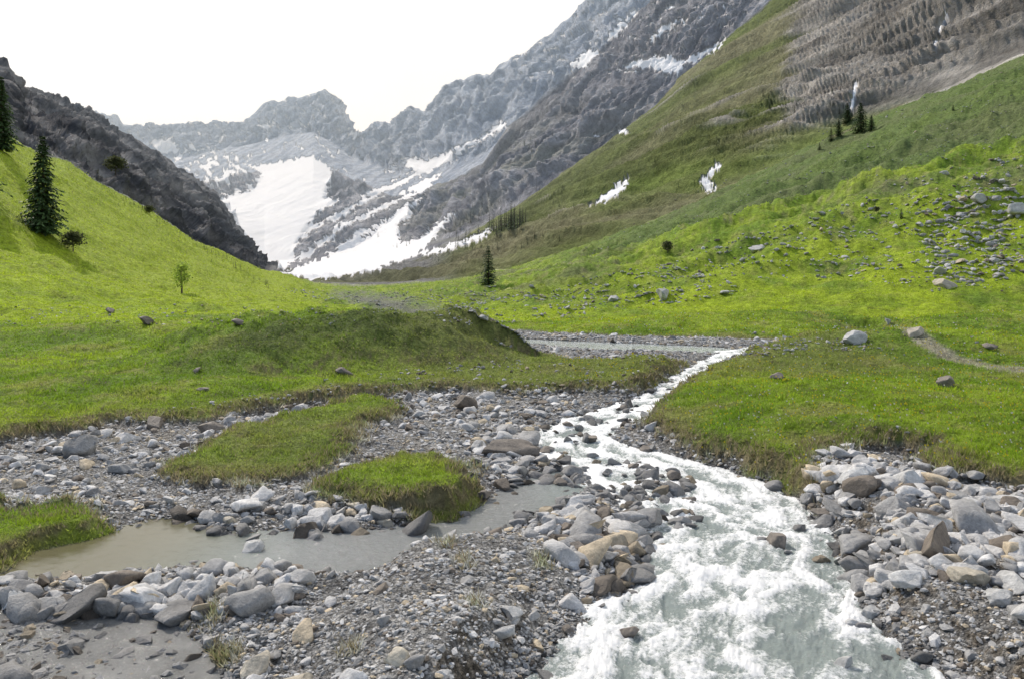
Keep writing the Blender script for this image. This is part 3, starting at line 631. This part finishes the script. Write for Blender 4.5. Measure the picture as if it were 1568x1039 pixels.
# ------------------------------------------------------------ mountain air (real scattering volume)
bm=bmesh.new(); bmesh.ops.create_cube(bm,size=1); me=bpy.data.meshes.new('mountain_haze'); bm.to_mesh(me); bm.free()
hz=bpy.data.objects.new('mountain_haze',me); scene.collection.objects.link(hz); hz.scale=(16000,7400,2600); hz.location=(0,480+3700,1150)
mh=bpy.data.materials.new('haze'); mh.use_nodes=True; nt=mh.node_tree; nt.nodes.clear(); o=N(nt,'ShaderNodeOutputMaterial'); vs=N(nt,'ShaderNodeVolumeScatter'); vs.inputs['Color'].default_value=(0.66,0.83,1,1); vs.inputs['Density'].default_value=0.00017; vs.inputs['Anisotropy'].default_value=0.4
nt.links.new(vs.outputs[0],o.inputs['Volume']); me.materials.append(mh)
# ------------------------------------------------------------ light
az=math.radians(-44); el=math.radians(44)
sd=Vector((math.sin(az)*math.cos(el),math.cos(az)*math.cos(el),math.sin(el)))
L=bpy.data.lights.new('sun','SUN'); L.energy=5.0; L.angle=math.radians(0.5); L.color=(1,0.97,0.91)
so=bpy.data.objects.new('sun',L); scene.collection.objects.link(so); so.rotation_euler=(-sd).to_track_quat('-Z','Y').to_euler()
wld=bpy.data.worlds.new('World'); scene.world=wld; wld.use_nodes=True; nt=wld.node_tree; bg=nt.nodes['Background']; out=nt.nodes['World Output']
sky=N(nt,'ShaderNodeTexSky'); sky.sky_type='NISHITA'; sky.sun_disc=False; sky.sun_elevation=el; sky.sun_rotation=az; sky.dust_density=1.0; sky.altitude=1500
nt.links.new(sky.outputs[0],bg.inputs[0]); bg.inputs[1].default_value=0.14
bg2=N(nt,'ShaderNodeBackground'); bg2.inputs[0].default_value=(0.96,0.98,1,1); bg2.inputs[1].default_value=1.3
tc=N(nt,'ShaderNodeTexCoord'); sx=N(nt,'ShaderNodeSeparateXYZ'); nt.links.new(tc.outputs['Generated'],sx.inputs[0])
cn=noise(nt,tc.outputs['Generated'],3.2,7,.6)
fc=mth(nt,'ADD',mth(nt,'MULTIPLY',sx.outputs[1],0.75),mth(nt,'ADD',mth(nt,'MULTIPLY',sx.outputs[0],0.75),mth(nt,'MULTIPLY',mth(nt,'SUBTRACT',cn,0.5),2.2)))
ms=N(nt,'ShaderNodeMixShader'); nt.links.new(mrange(nt,fc,-0.1,0.5,0.1,1),ms.inputs[0]); nt.links.new(bg.outputs[0],ms.inputs[1]); nt.links.new(bg2.outputs[0],ms.inputs[2]); nt.links.new(ms.outputs[0],out.inputs[0])
# ------------------------------------------------------------ camera
cd=bpy.data.cameras.new('camera'); co=bpy.data.objects.new('camera',cd); scene.collection.objects.link(co); co.location=(0,0,HC); co.rotation_euler=(math.pi/2,0,0)
cd.sensor_width=36; cd.lens=36*F/1568; cd.shift_y=-(519.5-VH)/1568; cd.clip_end=20000; cd.clip_start=0.1
scene.camera=co
scene.view_settings.view_transform='Standard'; scene.view_settings.look='None'; scene.view_settings.exposure=0
print('verts',NR*NU,'ok')
